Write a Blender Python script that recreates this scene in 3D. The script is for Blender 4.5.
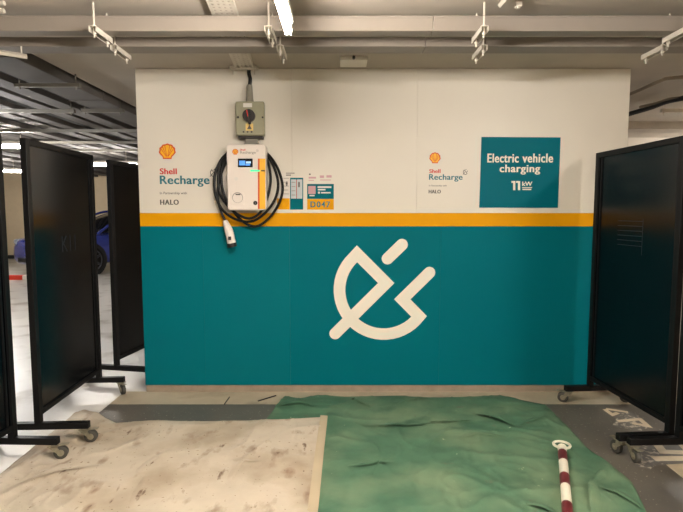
import bpy, bmesh, math, random
from mathutils import Vector, Matrix, noise, kdtree
random.seed(7)
R = math.radians
for o in list(bpy.data.objects): bpy.data.objects.remove(o, do_unlink=True)
S = bpy.context.scene
COL = S.collection

# ------------------------------------------------------------------ camera
F_PX, CAM_H, PITCH = 510.0, 1.60, R(4.8)
cd = bpy.data.cameras.new('camera'); cam = bpy.data.objects.new('camera', cd); COL.objects.link(cam)
cd.sensor_width = 36.0; cd.lens = 36.0 * F_PX / 683.0; cd.clip_end = 100; cd.clip_start = 0.05
cam.location = (0, 0, CAM_H); cam.rotation_euler = (math.pi / 2 - PITCH, 0, 0)
S.camera = cam
# ------------------------------------------------------------------ world, exposure
w = bpy.data.worlds.new('world'); S.world = w; w.use_nodes = True
w.node_tree.nodes['Background'].inputs[0].default_value = (0.8, 0.85, 0.9, 1)
w.node_tree.nodes['Background'].inputs[1].default_value = 0.02
S.view_settings.view_transform = 'Standard'; S.view_settings.look = 'None'
S.view_settings.gamma = 1.0; S.view_settings.use_curve_mapping = False
S.view_settings.exposure = 1.80
WARM = (1.0, 0.92, 0.84); COOL = (1.0, 0.95, 0.90)
TUBE_MAIN, TUBE_BACK, TUBE_AISLE = 128.0, 78.0, 50.0

# ------------------------------------------------------------------ pixel -> place
def ray(px, py):
    u, v = (px - 341.5) / F_PX, (256 - py) / F_PX
    c, s = math.cos(PITCH), math.sin(PITCH)
    return Vector((u, c + v * s, v * c - s))
def on_z(px, py, z=0.0):
    d = ray(px, py); t = (z - CAM_H) / d.z
    return Vector((d.x * t, d.y * t, z))
def on_y(px, py, y):
    d = ray(px, py); t = y / d.y
    return Vector((d.x * t, y, CAM_H + d.z * t))
def yz(py, z): return on_z(341.5, py, z).y
D = yz(391.7, 0.0)                       # distance of the wall
def W(px, py, off=0.0): p = on_y(px, py, D - off); return p.x, p.z
ZC = on_y(341, 68.5, D).z                # ceiling height over the wall
WX0, WX1 = on_y(135, 69, D).x, on_y(631, 69, D).x

# ------------------------------------------------------------------ materials
def lin(c):
    f = lambda v: (v / 255 / 12.92) if v / 255 <= 0.04045 else ((v / 255 + 0.055) / 1.055) ** 2.4
    return (f(c[0]), f(c[1]), f(c[2]), 1)
MATS = {}
def mat(name, rgb, rough=0.5, metal=0.0, var=0.0, scale=6.0, bump=0.0, emit=None, spec=0.5, coat=0.0, stretch=None):
    """principled material, colour varied by noise"""
    m = bpy.data.materials.new(name); m.use_nodes = True; nt = m.node_tree; b = nt.nodes['Principled BSDF']
    b.inputs['Roughness'].default_value = rough; b.inputs['Metallic'].default_value = metal
    b.inputs['Specular IOR Level'].default_value = spec
    if coat: b.inputs['Coat Weight'].default_value = coat; b.inputs['Coat Roughness'].default_value = 0.08
    c = lin(rgb); b.inputs['Base Color'].default_value = c
    tc = nt.nodes.new('ShaderNodeTexCoord'); mp = nt.nodes.new('ShaderNodeMapping')
    nt.links.new(tc.outputs['Object'], mp.inputs[0])
    if stretch: mp.inputs['Scale'].default_value = stretch
    n = nt.nodes.new('ShaderNodeTexNoise'); n.inputs['Scale'].default_value = scale; n.inputs['Detail'].default_value = 6
    nt.links.new(mp.outputs[0], n.inputs['Vector'])
    if var:
        r = nt.nodes.new('ShaderNodeValToRGB'); nt.links.new(n.outputs[0], r.inputs[0])
        r.color_ramp.elements[0].position = 0.3; r.color_ramp.elements[1].position = 0.7
        r.color_ramp.elements[0].color = tuple(v * (1 - var) for v in c[:3]) + (1,)
        r.color_ramp.elements[1].color = tuple(min(1, v * (1 + var)) for v in c[:3]) + (1,)
        nt.links.new(r.outputs[0], b.inputs['Base Color'])
    if bump:
        bp = nt.nodes.new('ShaderNodeBump'); bp.inputs['Strength'].default_value = bump; bp.inputs['Distance'].default_value = 0.01
        nt.links.new(n.outputs[0], bp.inputs['Height']); nt.links.new(bp.outputs[0], b.inputs['Normal'])
    if emit:
        b.inputs['Emission Color'].default_value = (*emit[0], 1); b.inputs['Emission Strength'].default_value = emit[1]
    MATS[name] = m; return m
def add_spots(m, rgb, scale, lo, hi, detail=3.0, rough=None, stretch=(1, 1, 1), seed=0.0):
    """irregular stains of another colour over a material"""
    nt = m.node_tree; b = nt.nodes['Principled BSDF']; src = b.inputs['Base Color']
    mix = nt.nodes.new('ShaderNodeMix'); mix.data_type = 'RGBA'
    if src.links: nt.links.new(src.links[0].from_socket, mix.inputs[6])
    else: mix.inputs[6].default_value = src.default_value
    mix.inputs[7].default_value = lin(rgb)
    tc = nt.nodes.new('ShaderNodeTexCoord'); mp = nt.nodes.new('ShaderNodeMapping')
    mp.inputs['Scale'].default_value = stretch; mp.inputs['Location'].default_value = (seed, seed * 1.7, 0)
    nt.links.new(tc.outputs['Object'], mp.inputs[0])
    n = nt.nodes.new('ShaderNodeTexNoise'); n.inputs['Scale'].default_value = scale; n.inputs['Detail'].default_value = detail
    nt.links.new(mp.outputs[0], n.inputs['Vector'])
    r = nt.nodes.new('ShaderNodeMapRange'); r.inputs[1].default_value = lo; r.inputs[2].default_value = hi
    nt.links.new(n.outputs[0], r.inputs[0]); nt.links.new(r.outputs[0], mix.inputs[0])
    nt.links.new(mix.outputs[2], b.inputs['Base Color'])

mat('white_vinyl', (226, 220, 207), 0.38, var=0.015, scale=2)
mat('yellow_vinyl', (228, 160, 8), 0.5, var=0.02, spec=0.1)
mat('teal_vinyl', (0, 106, 116), 0.5, var=0.02, scale=2, spec=0.06)
mat('teal_vinyl_faded', (0, 109, 118), 0.5, var=0.02, scale=2, spec=0.08)
mat('teal_sign', (0, 106, 120), 0.45, var=0.01, spec=0.08)
mat('cream_print', (240, 232, 216), 0.45)
mat('teal_print', (32, 112, 124), 0.45)
mat('red_print', (205, 45, 40), 0.45)
mat('orange_red_print', (214, 84, 42), 0.45)
mat('yellow_print', (248, 186, 40), 0.45)
mat('grey_print', (88, 84, 78), 0.5)
mat('pale_grey_print', (160, 152, 142), 0.5)
mat('pink_print', (205, 160, 165), 0.5)
mat('notice_white', (228, 222, 214), 0.45)
mat('notice_blue_grey', (196, 204, 206), 0.45)
mat('concrete', (150, 142, 130), 0.85, var=0.10, scale=5, bump=0.15)
mat('base_concrete', (150, 136, 118), 0.8, var=0.12, scale=12, bump=0.1)
m = mat('ceiling_concrete', (176, 166, 152), 0.85, var=0.06, scale=3, bump=0.08)
mat('beam_concrete', (134, 134, 132), 0.85, var=0.06, scale=3)
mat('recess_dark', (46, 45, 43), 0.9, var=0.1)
mat('trunking_paint', (126, 117, 107), 0.5, var=0.02)
mat('tray_paint', (112, 108, 104), 0.8, spec=0.2, var=0.08, scale=3)
mat('galvanised', (200, 192, 178), 0.45, metal=0.2, var=0.06, scale=20)
mat('zinc_dark', (120, 116, 106), 0.5, metal=0.5)
mat('far_wall', (232, 212, 178), 0.8, var=0.03)
m = mat('aisle_floor', (206, 202, 194), 0.28, var=0.08, scale=1.3, bump=0.02); add_spots(m, (150, 140, 124), 2.2, 0.52, 0.72, 6)
m = mat('bay_floor', (92, 87, 78), 0.42, var=0.10, scale=3, bump=0.04); add_spots(m, (74, 72, 68), 1.7, 0.5, 0.75, 6); add_spots(m, (158, 150, 138), 46, 0.66, 0.74, 2)
m = mat('tan_floor', (178, 164, 140), 0.55, var=0.10, scale=4, bump=0.04); add_spots(m, (120, 108, 92), 2.0, 0.55, 0.75, 6)
mat('line_paint', (204, 188, 160), 0.5, var=0.08, scale=14)
m = mat('worn_paint', (92, 90, 84), 0.4, var=0.1); add_spots(m, (182, 172, 156), 26, 0.52, 0.62, 6)
m = mat('beige_sheet', (192, 180, 160), 0.75, var=0.05, scale=9, bump=0.6)
add_spots(m, (158, 140, 116), 2.2, 0.46, 0.72, 9, seed=5.0); add_spots(m, (138, 114, 92), 5.5, 0.58, 0.74, 12, seed=3.1, stretch=(1.5, .8, 1)); add_spots(m, (112, 90, 72), 9, 0.665, 0.73, 14, seed=11.2, stretch=(1.6, .6, 1)); add_spots(m, (116, 96, 76), 42, 0.69, 0.74, 2, seed=6.6)
mat('sheet_hem', (180, 164, 136), 0.7, var=0.05)
m = mat('green_tarp', (72, 108, 82), 0.65, var=0.16, scale=6, bump=0.6)
add_spots(m, (118, 138, 106), 2.0, 0.44, 0.74, 10, seed=2.0); add_spots(m, (52, 88, 66), 2.6, 0.56, 0.74, 7, seed=9.0); add_spots(m, (168, 178, 146), 17, 0.735, 0.77, 3, seed=4.0); add_spots(m, (96, 92, 74), 5.0, 0.66, 0.74, 5, seed=7.3)
mat('black_frame', (9, 9, 10), 0.5, spec=0.3, var=0.1, scale=30)
mat('black_infill', (5, 8, 12), 0.24, spec=0.4, var=0.05)
mat('faint_print', (25, 29, 34), 0.5)
mat('caster_metal', (150, 144, 124), 0.4, metal=0.5, var=0.15, scale=40)
mat('caster_rubber', (66, 64, 58), 0.6, var=0.1)
mat('charger_white', (236, 226, 216), 0.35, spec=0.5)
mat('charger_grey', (120, 118, 112), 0.5)
mat('screen_dark', (14, 22, 34), 0.15)
mat('screen_blue', (60, 130, 210), 0.3, emit=((0.12, 0.35, 0.9), 0.22))
mat('screen_pale', (170, 200, 230), 0.3, emit=((0.4, 0.6, 0.9), 0.18))
mat('led_green', (60, 235, 160), 0.3, emit=((0.06, 0.9, 0.42), 0.22))
mat('black_rubber', (13, 13, 13), 0.5, spec=0.3)
mat('dark_plastic', (36, 30, 28), 0.4)
mat('isolator_grey', (156, 154, 128), 0.45, var=0.03)
mat('warning_label', (232, 200, 120), 0.5)
mat('conduit_grey', (132, 128, 116), 0.5)
mat('post_white', (232, 224, 202), 0.4, var=0.04)
mat('post_red', (104, 40, 42), 0.4, var=0.10, scale=20)
mat('car_blue', (58, 70, 150), 0.25, metal=0.2, coat=0.8)
mat('car_glass', (10, 13, 20), 0.06)
mat('car_black', (14, 14, 16), 0.6)
mat('headlamp', (120, 124, 130), 0.1)
mat('rim_grey', (70, 72, 78), 0.35, metal=0.6)
mat('kerb_red', (214, 58, 34), 0.5); mat('kerb_white', (236, 230, 220), 0.5)
mat('tube_main', (255, 255, 250), 0.4, emit=(WARM, TUBE_MAIN))
mat('tube_back', (255, 255, 250), 0.4, emit=(WARM, TUBE_BACK))
mat('tube_aisle', (255, 255, 255), 0.4, emit=(COOL, TUBE_AISLE))
mat('tube_right', (255, 255, 250), 0.4, emit=(WARM, 265.0))
mat('tube_added_fill', (255, 255, 250), 0.4, emit=(COOL, 130.0))
mat('tube_side', (255, 255, 255), 0.4, emit=((0.94, 0.96, 1.0), 62.0))
mat('fixture_white', (210, 204, 194), 0.5)
mat('pipe_brown', (120, 106, 86), 0.6)
mat('tag_white', (222, 216, 202), 0.6)

# ------------------------------------------------------------------ mesh helpers
class MB:
    def __init__(s): s.v = []; s.f = []
    def add(s, vs, fs):
        o = len(s.v); s.v += [Vector(v) for v in vs]; s.f += [tuple(i + o for i in f) for f in fs]; return s
    def box(s, x0, x1, y0, y1, z0, z1, mtx=None):
        vs = [Vector((x, y, z)) for z in (z0, z1) for y in (y0, y1) for x in (x0, x1)]
        if mtx: vs = [mtx @ v for v in vs]
        return s.add(vs, [(0, 2, 3, 1), (4, 5, 7, 6), (0, 1, 5, 4), (2, 6, 7, 3), (0, 4, 6, 2), (1, 3, 7, 5)])
    def tube(s, pts, r, n=10, caps=True):
        pts = [Vector(p) for p in pts]; rs = r if isinstance(r, (list, tuple)) else [r] * len(pts)
        up = None; rings = []
        for i, p in enumerate(pts):
            t = (pts[min(i + 1, len(pts) - 1)] - pts[max(i - 1, 0)]).normalized()
            if up is None: up = Vector((0, 0, 1)) if abs(t.z) < 0.9 else Vector((1, 0, 0))
            a = t.cross(up).normalized(); b = a.cross(t).normalized(); up = b
            rings.append([p + (a * math.cos(k * 2 * math.pi / n) + b * math.sin(k * 2 * math.pi / n)) * rs[i] for k in range(n)])
        vs = [v for ring in rings for v in ring]; fs = []
        for i in range(len(pts) - 1):
            for k in range(n):
                k2 = (k + 1) % n; fs.append((i * n + k, i * n + k2, (i + 1) * n + k2, (i + 1) * n + k))
        if caps: fs += [tuple(range(n - 1, -1, -1)), tuple(range((len(pts) - 1) * n, len(pts) * n))]
        return s.add(vs, fs)
    def cyl(s, p0, p1, r, n=16): return s.tube([p0, p1], r, n)
    def prism(s, poly, fn, t):
        """2-D polygon (u,v) extruded by t: fn(u, v, d) -> world"""
        n = len(poly); vs = [fn(u, v, t) for u, v in poly] + [fn(u, v, 0) for u, v in poly]
        fs = [tuple(range(n)), tuple(range(2 * n - 1, n - 1, -1))] + [(i, i + n, (i + 1) % n + n, (i + 1) % n) for i in range(n)]
        return s.add(vs, fs)
    def build(s, name, material, parent=None, smooth=False, bevel=0.0, seg=2, loc=None):
        off = Vector((0, 0, 0))
        p = parent
        while p is not None:
            if not p.get('_local'): off += p.location
            p = p.parent
        if loc is not None: off += Vector(loc)
        me = bpy.data.meshes.new(name); me.from_pydata([tuple(v - off) for v in s.v], [], s.f); me.validate()
        bm = bmesh.new(); bm.from_mesh(me); bmesh.ops.recalc_face_normals(bm, faces=bm.faces); bm.to_mesh(me); bm.free()
        me.materials.append(MATS[material])
        if smooth:
            for q in me.polygons: q.use_smooth = True
        o = bpy.data.objects.new(name, me); COL.objects.link(o)
        if parent: o.parent = parent
        if loc is not None: o.location = loc
        if bevel:
            b = o.modifiers.new('bevel', 'BEVEL'); b.width = bevel; b.segments = seg; b.limit_method = 'ANGLE'; b.angle_limit = R(40)
        if smooth or bevel:
            try: me.set_sharp_from_angle(angle=R(40))
            except Exception: pass
        return o
def bx(name, material, parent, x0, x1, y0, y1, z0, z1, bevel=0.0, loc=None):
    return MB().box(min(x0, x1), max(x0, x1), y0, y1, min(z0, z1), max(z0, z1)).build(name, material, parent, bevel=bevel, loc=loc)
def tag(o, label, cat, group=None):
    o['label'] = label; o['category'] = cat
    if group: o['group'] = group
    return o
def thing(name, loc, label, cat, group=None, rz=0.0, local=False):
    o = bpy.data.objects.new(name, None); COL.objects.link(o); o.location = loc; o.rotation_euler = (0, 0, rz); o.empty_display_size = 0.05
    if local: o['_local'] = 1
    return tag(o, label, cat, group)
def struct(o, label=None):
    o['kind'] = 'structure'
    if label: o['label'] = label
    return o
def copy_tree(o, parent=None):
    c = o.copy(); COL.objects.link(c); c.parent = parent
    for ch in o.children: copy_tree(ch, c)
    return c

def wallfn(off):                                   # (x, z) on the wall -> world, d = proud of it
    return lambda u, v, d: Vector((u, D - off - d, v))
def wall_poly(mb, pts_px, off, t): return mb.prism([W(*p, off) for p in pts_px], wallfn(off), t)
def wall_rect(mb, x0, y0, x1, y1, off, t): return wall_poly(mb, [(x0, y0), (x1, y0), (x1, y1), (x0, y1)], off, t)
def stroke(mb, pts, half, fn, t, caps=True):
    """thick mitred line through 2-D points with round ends"""
    P = [Vector(p) for p in pts]; L = []; Rr = []; n = len(P)
    for i, p in enumerate(P):
        d0 = (P[i] - P[i - 1]).normalized() if i else None
        d1 = (P[i + 1] - P[i]).normalized() if i < n - 1 else None
        if d0 is None: d0 = d1
        if d1 is None: d1 = d0
        n0, n1 = Vector((-d0.y, d0.x)), Vector((-d1.y, d1.x)); m = (n0 + n1); m.normalize()
        k = half / max(0.45, m.dot(n0)); L.append(p + m * k); Rr.append(p - m * k)
    t0 = t
    for i in range(n - 1): t = t0 * (1 + .012 * i); mb.prism([L[i], L[i + 1], Rr[i + 1], Rr[i]], fn, t)
    if caps:
        for c in (P[0], P[-1]):
            t += t0 * .02; mb.prism([(c.x + half * math.cos(a * math.pi / 10), c.y + half * math.sin(a * math.pi / 10)) for a in range(20)], fn, t)
    return mb
def text_pts(s, bold=0.0, track=1.0):
    c = bpy.data.curves.new('t', 'FONT'); c.body = s; c.size = 1; c.offset = bold; c.resolution_u = 4; c.space_character = track; c.fill_mode = 'FRONT'
    o = bpy.data.objects.new('t', c); COL.objects.link(o)
    dg = bpy.context.evaluated_depsgraph_get(); me = bpy.data.meshes.new_from_object(o.evaluated_get(dg))
    vs = [v.co.copy() for v in me.vertices]; fs = [tuple(p.vertices) for p in me.polygons]
    bpy.data.objects.remove(o); bpy.data.curves.remove(c); bpy.data.meshes.remove(me)
    return vs, fs
def lettering(name, s, rect, off, material, parent, bold=0.0, t=0.0015, label=None, fat=0.0, track=1.0):
    """words inside a pixel box (x0, ytop, x1, ybottom of the ink) on the wall plane"""
    vs, fs = text_pts(s, bold, track); mb = MB()
    x0, z1 = W(rect[0], rect[1], off); x1, z0 = W(rect[2], rect[3], off)
    a0, a1 = min(v.x for v in vs), max(v.x for v in vs); b0, b1 = min(v.y for v in vs), max(v.y for v in vs)
    mp = lambda v, d: Vector((x0 + (v.x - a0) / (a1 - a0) * (x1 - x0), D - off - d, z0 + (v.y - b0) / (b1 - b0) * (z1 - z0)))
    x0, x1 = x0 + fat / 2, x1 - fat / 2
    for k in range(3 if fat else 1): sh = (k - 1) * fat / 2 if fat else 0; mb.add([mp(v, t + k * .0001) + Vector((sh, 0, 0)) for v in vs], fs)
    o = mb.build(name, material, parent)
    if label: o['label'] = label
    return o

# ================================================================== the setting
GX0, GX1, GY0, GY1 = -15.0, 9.0, -6.0, 18.0
fl = struct(MB().box(GX0, GX1, GY0, GY1, -0.2, 0).build('floor', 'aisle_floor'), 'pale polished concrete garage floor with grey painted bay')
yb = yz(404.5, 0)
MB().box(-1.95, 4.2, -1.5, yb, 0.0, 0.002).build('bay_paint', 'bay_floor', fl)
MB().box(-1.95, 4.2, yb, D, 0.0, 0.0025).build('wall_strip', 'tan_floor', fl)
def floor_stroke(px_pts, half, closed=False):
    pts = [on_z(*p) for p in px_pts]; pts = [(p.x, p.y) for p in pts]
    if closed: pts = pts + [pts[0]]
    return stroke(MB(), pts, half, lambda u, v, d: Vector((u, v, 0.0022 + d)), 0.001, caps=False).build('floor_marking', 'line_paint', fl)
floor_stroke([(604.5, 409.5), (612.5, 415), (618, 413)], 0.018)
floor_stroke([(606, 409), (628, 412.5)], 0.018)
floor_stroke([(618, 421.5), (640, 419.5), (648, 426.5), (632, 423.5)], 0.02)
floor_stroke([(656, 443.5), (663, 452), (700, 453.5)], 0.03)
floor_stroke([(656, 444), (680, 443.5), (688, 452)], 0.022)
floor_stroke([(653, 459), (700, 458.5)], 0.032)
def floor_patch(name, m, pts, h): return MB().prism([(on_z(*p).x, on_z(*p).y) for p in pts], lambda u, v, d: Vector((u, v, h + d)), 0.0006).build(name, m, fl)
floor_patch('floor_marking', 'line_paint', [(666, 465), (700, 463), (700, 492)], .0022)
floor_patch('worn_patch', 'worn_paint', [(612, 426), (617, 418), (620, 412), (630, 411), (642, 418), (650, 427), (640, 432)], .0021)
floor_patch('worn_patch', 'worn_paint', [(628, 452), (640, 444), (656, 446), (664, 458), (650, 470), (636, 466)], .0021)
struct(MB().box(GX0, GX1, GY1, GY1 + 0.2, 0, 4).build('wall_back', 'far_wall'), 'distant beige wall of the garage')
struct(MB().box(GX0, GX1, GY0 - 0.2, GY0, 0, 4).build('wall_rear', 'far_wall'))
struct(MB().box(GX0 - 0.2, GX0, GY0, GY1, 0, 4).build('wall_left', 'far_wall'))
struct(MB().box(GX1, GX1 + 0.2, GY0, GY1, 0, 4).build('wall_right', 'far_wall'))
struct(MB().box(GX0, GX1, GY1 - 0.05, GY1, 0, 0.12).build('baseboard_back', 'recess_dark'))
XS = on_z(40, 58, ZC).x                                 # edge of the low soffit
ce = struct(MB().box(XS, GX1, GY0, GY1, ZC, ZC + 0.3).build('ceiling', 'ceiling_concrete'), 'grey concrete ceiling slab')
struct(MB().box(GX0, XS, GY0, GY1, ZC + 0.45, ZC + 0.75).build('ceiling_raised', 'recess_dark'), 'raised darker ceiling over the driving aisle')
MB().box(XS, XS + 0.02, GY0, GY1, ZC + 0.3, ZC + 0.46).build('soffit_side', 'ceiling_concrete', ce)
# beams across the ceiling beyond the wall on the right
for yy, hh, dd in ((yz(129, ZC - 0.10), 0.10, 0.35), (yz(150, ZC - 0.2), 0.2, 0.5)):
    MB().box(WX1 - 1.5, GX1, yy, yy + dd, ZC - hh, ZC + 0.05).build('ceiling_beam', 'ceiling_concrete', ce)

# ---- the painted wall in front
TH = 0.25; SH = 0.008
pw = struct(MB().box(WX0 + 0.004, WX1 - 0.004, D + SH, D + TH, 0, ZC - 0.001).build('wall_front', 'base_concrete'), 'concrete wall clad with white, yellow and teal vinyl')
zt_teal = W(341, 385)[1]; zy1 = W(341, 213)[1]; zy0 = W(341, 226.3)[1]
def sheet(name, m, x0, x1, z0, z1, proud=0.0): return MB().box(x0, x1, D - proud, D + SH, z0, z1).build(name, m, pw, bevel=0.001)
xs = [WX0] + [W(p, 150)[0] for p in (292, 417)] + [WX1]
for a, b in zip(xs[:-1], xs[1:]): sheet('white_sheet', 'white_vinyl', a + 0.0006, b - 0.0006, zy1, ZC - 0.001)
xt = [WX0] + [W(p, 300)[0] for p in (145 + 59, 290, 440)] + [WX1]
sheet('yellow_stripe', 'yellow_vinyl', WX0, WX1, zy0, zy1)
for i, (a, b) in enumerate(zip(xt[:-1], xt[1:])): sheet('teal_sheet', 'teal_vinyl_faded' if i in (0, 1) else 'teal_vinyl', a + 0.0004, b - 0.0004, zt_teal, zy0)
bb = struct(MB().box(WX0 + 0.01, WX1 - 0.01, D - 0.004, D + SH, 0.0025, zt_teal - 0.003).build('baseboard_front', 'base_concrete'), 'bare concrete strip along the foot of the clad wall')

# ================================================================== decals and signs on the wall
def z6(p): return (310 + p[0] / 3.936, 220 + p[1] / 3.936)
def plug_lines():
    arc = []
    a0, a1 = math.atan2(133 - 275, 185 - 290), math.atan2(380 - 275, 430 - 290)
    a0 += 2 * math.pi                       # go left, down and round to the right (decreasing angle in image space)
    for i in range(29):
        a = a0 + (a1 - a0) * i / 28
        arc.append((290 + 174 * math.cos(a), 275 + 174 * math.sin(a)))
    A = [(99, 447), (300, 248), (185, 133)] + arc[1:] + [(363, 312), (470, 207)]
    return A, [(305, 152), (362, 97)]
def plug_emblem(name, parent, x0, y0, x1, y1, off, material, half_zoom, t=0.0015):
    A, B = plug_lines()
    def m(p): return W(x0 + (p[0] - 76) / (495 - 76) * (x1 - x0), y0 + (p[1] - 73) / (470 - 73) * (y1 - y0), off)
    sc = abs(m((200, 200))[0] - m((100, 200))[0]) / 100
    mb = MB(); stroke(mb, [m(p) for p in A], half_zoom * sc, wallfn(off), t); stroke(mb, [m(p) for p in B], half_zoom * sc, wallfn(off), t * 1.02)
    return mb.build(name, material, parent)
o = plug_emblem('plug_emblem', None, *z6((76, 73)), *z6((495, 470)), 0.0005, 'cream_print', 23, 0.002)
tag(o, 'large cream electric plug emblem on the teal lower wall', 'decal')

def shell(name, parent, x0, y0, x1, y1, off):
    """scallop emblem in a pixel box"""
    def m(u, v): return W(x0 + (u + 0.5) * (x1 - x0), y1 - v * (y1 - y0), off)
    def outline(k):
        pts = []
        for i in range(43):
            a = R(205) - R(230) * i / 42
            r = 0.485 + 0.018 * math.cos(7 * (a - math.pi / 2) * 180 / 115 * 1.0)
            pts.append((r * math.cos(a) * 1.0, 0.50 + r * math.sin(a)))
        pts += [(0.27, 0.13), (0.25, 0.0), (-0.25, 0.0), (-0.27, 0.13)]
        return [(u * k, 0.47 + (v - 0.47) * k) for u, v in pts]
    root = MB().prism([m(*p) for p in outline(1.0)], wallfn(off), 0.0012).build(name, 'orange_red_print', parent)
    MB().prism([m(*p) for p in outline(0.82)], wallfn(off), 0.0018).build('yellow_field', 'yellow_print', root)
    mb = MB()
    for k in range(-3, 4):
        if k == 0: continue
        a = R(90 - k * 21); p0 = Vector((k * 0.02, 0.16)); p1 = Vector((0.43 * math.cos(a), 0.50 + 0.42 * math.sin(a)))
        n = Vector((-(p1 - p0).y, (p1 - p0).x)).normalized()
        mb.prism([m(*(p0 + n * 0.012)), m(*(p1 + n * 0.020)), m(*(p1 - n * 0.020)), m(*(p0 - n * 0.012))], wallfn(off), 0.0022)
    mb.build('rib_lines', 'orange_red_print', root)
    return root
ld = thing('logo_decal', (W(160, 205)[0], D, W(160, 205)[1]), 'scallop emblem above Shell Recharge lettering printed straight on the white wall', 'decal')
e = shell('scallop_emblem', ld, 158.8, 143.5, 175.8, 159.0, 0.0)
lettering('lettering', 'Shell', (159.7, 168.3, 177, 174.3), 0, 'red_print', ld, 0.01, fat=0.004, track=1.05, label='red word Shell')
lettering('lettering', 'Recharge', (159.7, 175.6, 209.8, 186.8), 0, 'teal_print', ld, 0.010, fat=0.004, track=1.05, label='teal word Recharge')
plug_emblem('small_plug_icon', ld, 209.8, 168.5, 217.0, 176.8, 0, 'grey_print', 20)
lettering('lettering', 'In Partnership with', (159.9, 191.9, 187, 195.0), 0, 'grey_print', ld, 0.01, label='small grey line of words')
lettering('lettering', 'HALO', (160.0, 199.6, 179, 204.8), 0, 'grey_print', ld, 0.008, fat=0.005, track=1.15, label='dark grey word HALO')

# white partner sign board and teal charging sign
ps = thing('logo_sign', (W(448, 207)[0], D, W(448, 207)[1]), 'white sign board with small scallop emblem beside the teal charging sign', 'sign')
mb = MB(); wall_rect(mb, 416.6, 137.3, 478.5, 207.6, 0, 0.004); mb.build('board', 'white_vinyl', ps, bevel=0.001)
shell('scallop_emblem', ps, 429.3, 152.3, 440.7, 163.3, 0.004)
lettering('lettering', 'Shell', (429.2, 169.2, 440.5, 173), 0.004, 'red_print', ps, 0.006, fat=0.003, track=1.05)
lettering('lettering', 'Recharge', (429, 174.2, 462.5, 181.6), 0.004, 'teal_print', ps, 0.008, fat=0.003, track=1.04)
plug_emblem('small_plug_icon', ps, 462.8, 169, 467.8, 174.8, 0.004, 'grey_print', 22)
lettering('lettering', 'In Partnership with', (429, 184.8, 446.5, 186.9), 0.004, 'grey_print', ps, 0.005)
lettering('lettering', 'HALO', (428.6, 189.8, 440.8, 193.4), 0.004, 'grey_print', ps, 0.005, fat=0.004, track=1.12)
cs = thing('charging_sign', (W(520, 207)[0], D, W(520, 207)[1]), 'teal square sign reading Electric vehicle charging 11 kW', 'sign')
mb = MB(); wall_poly(mb, [(481.4, 137.0), (560.4, 137.5), (557.6, 207.8), (479.2, 207.6)], 0, 0.006); mb.build('board', 'teal_sign', cs, bevel=0.001)
for wd_, r_ in (('Electric', (487.4, 153.6, 518.6, 162.6)), ('vehicle', (522.4, 153.6, 553, 162.6))): lettering('lettering', wd_, r_, 0.006, 'cream_print', cs, 0.012, fat=0.004, track=1.09)
lettering('lettering', 'charging', (499.6, 164.6, 540, 174.6), 0.006, 'cream_print', cs, 0.012, fat=0.004, track=1.09)
for gx_ in (511.4, 516.2):
    mb = MB(); wall_poly(mb, [(gx_, 181.0), (gx_ + 3.9, 181.0), (gx_ + 3.9, 190.2), (gx_ + 1.7, 190.2), (gx_ + 1.7, 182.9), (gx_ - .1, 182.9)], 0.006, 0.0015); mb.build('lettering', 'cream_print', cs)
lettering('lettering', 'kW', (522.2, 181.6, 532.2, 186.0), 0.006, 'cream_print', cs, 0.03)
mb = MB(); wall_rect(mb, 522.2, 187.2, 532, 188.0, 0.006, 0.001); wall_rect(mb, 522.4, 188.8, 531.2, 190, 0.006, 0.001); mb.build('underline_print', 'cream_print', cs)

# notices right of the charger
def rect_part(name, m, parent, r, off, t): mb = MB(); wall_rect(mb, *r, off, t); return mb.build(name, m, parent)
n1 = thing('notice_sheet', (W(282, 209)[0], D, W(282, 209)[1]), 'white notice with yellow foot half behind the cable coil', 'notice')
rect_part('paper', 'notice_white', n1, (276.5, 173, 289.7, 209.8), 0, 0.002)
rect_part('yellow_block', 'yellow_vinyl', n1, (277, 198.3, 289.6, 209.5), 0.002, 0.001)
for r in ((286.2, 181.5, 287.4, 186.3), (285.7, 183, 287.8, 184.4)): rect_part('printed_mark', 'grey_print', n1, r, 0.002, 0.001)
for k in range(5): rect_part('text_line', 'pale_grey_print', n1, (283.5, 178 + k * 3.9, 289.0 - (k % 2), 178.6 + k * 3.9), 0.002, 0.0008)
rect_part('text_line', 'pale_grey_print', n1, (286, 172.6, 294.6, 173.8), 0.002, 0.0008); rect_part('text_line', 'grey_print', n1, (286, 174.6, 291, 175.6), 0.002, 0.0008)
n2 = thing('notice_sheet', (W(296, 209)[0], D, W(296, 209)[1]), 'teal framed instruction notice with two pale columns', 'notice')
rect_part('board', 'teal_vinyl', n2, (290.1, 177.8, 303.2, 209.6), 0, 0.002)
rect_part('column', 'notice_blue_grey', n2, (291.0, 179.4, 296.2, 198.6), 0.002, 0.001); rect_part('column', 'notice_blue_grey', n2, (296.9, 179.4, 302.3, 198.6), 0.002, 0.001)
for k in range(4): rect_part('text_line', 'pale_grey_print', n2, (291.6, 182 + k * 4.2, 295.4, 182.8 + k * 4.2), 0.003, 0.0008)
rect_part('printed_mark', 'grey_print', n2, (298.2, 182, 299.8, 187.2), 0.003, 0.0008)
rect_part('red_line', 'red_print', n2, (296.3, 180, 296.8, 198), 0.002, 0.0012)
n3 = thing('notice_sheet', (W(320, 187)[0], D, W(320, 187)[1]), 'small white notice with faint pink printing above the bay number plate', 'notice')
rect_part('paper', 'white_vinyl', n3, (307.6, 172.4, 333.5, 182.6), 0, 0.0015)
for r in ((309, 173.6, 310.6, 175), ): rect_part('printed_mark', 'grey_print', n3, r, 0.0015, 0.0008)
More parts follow.
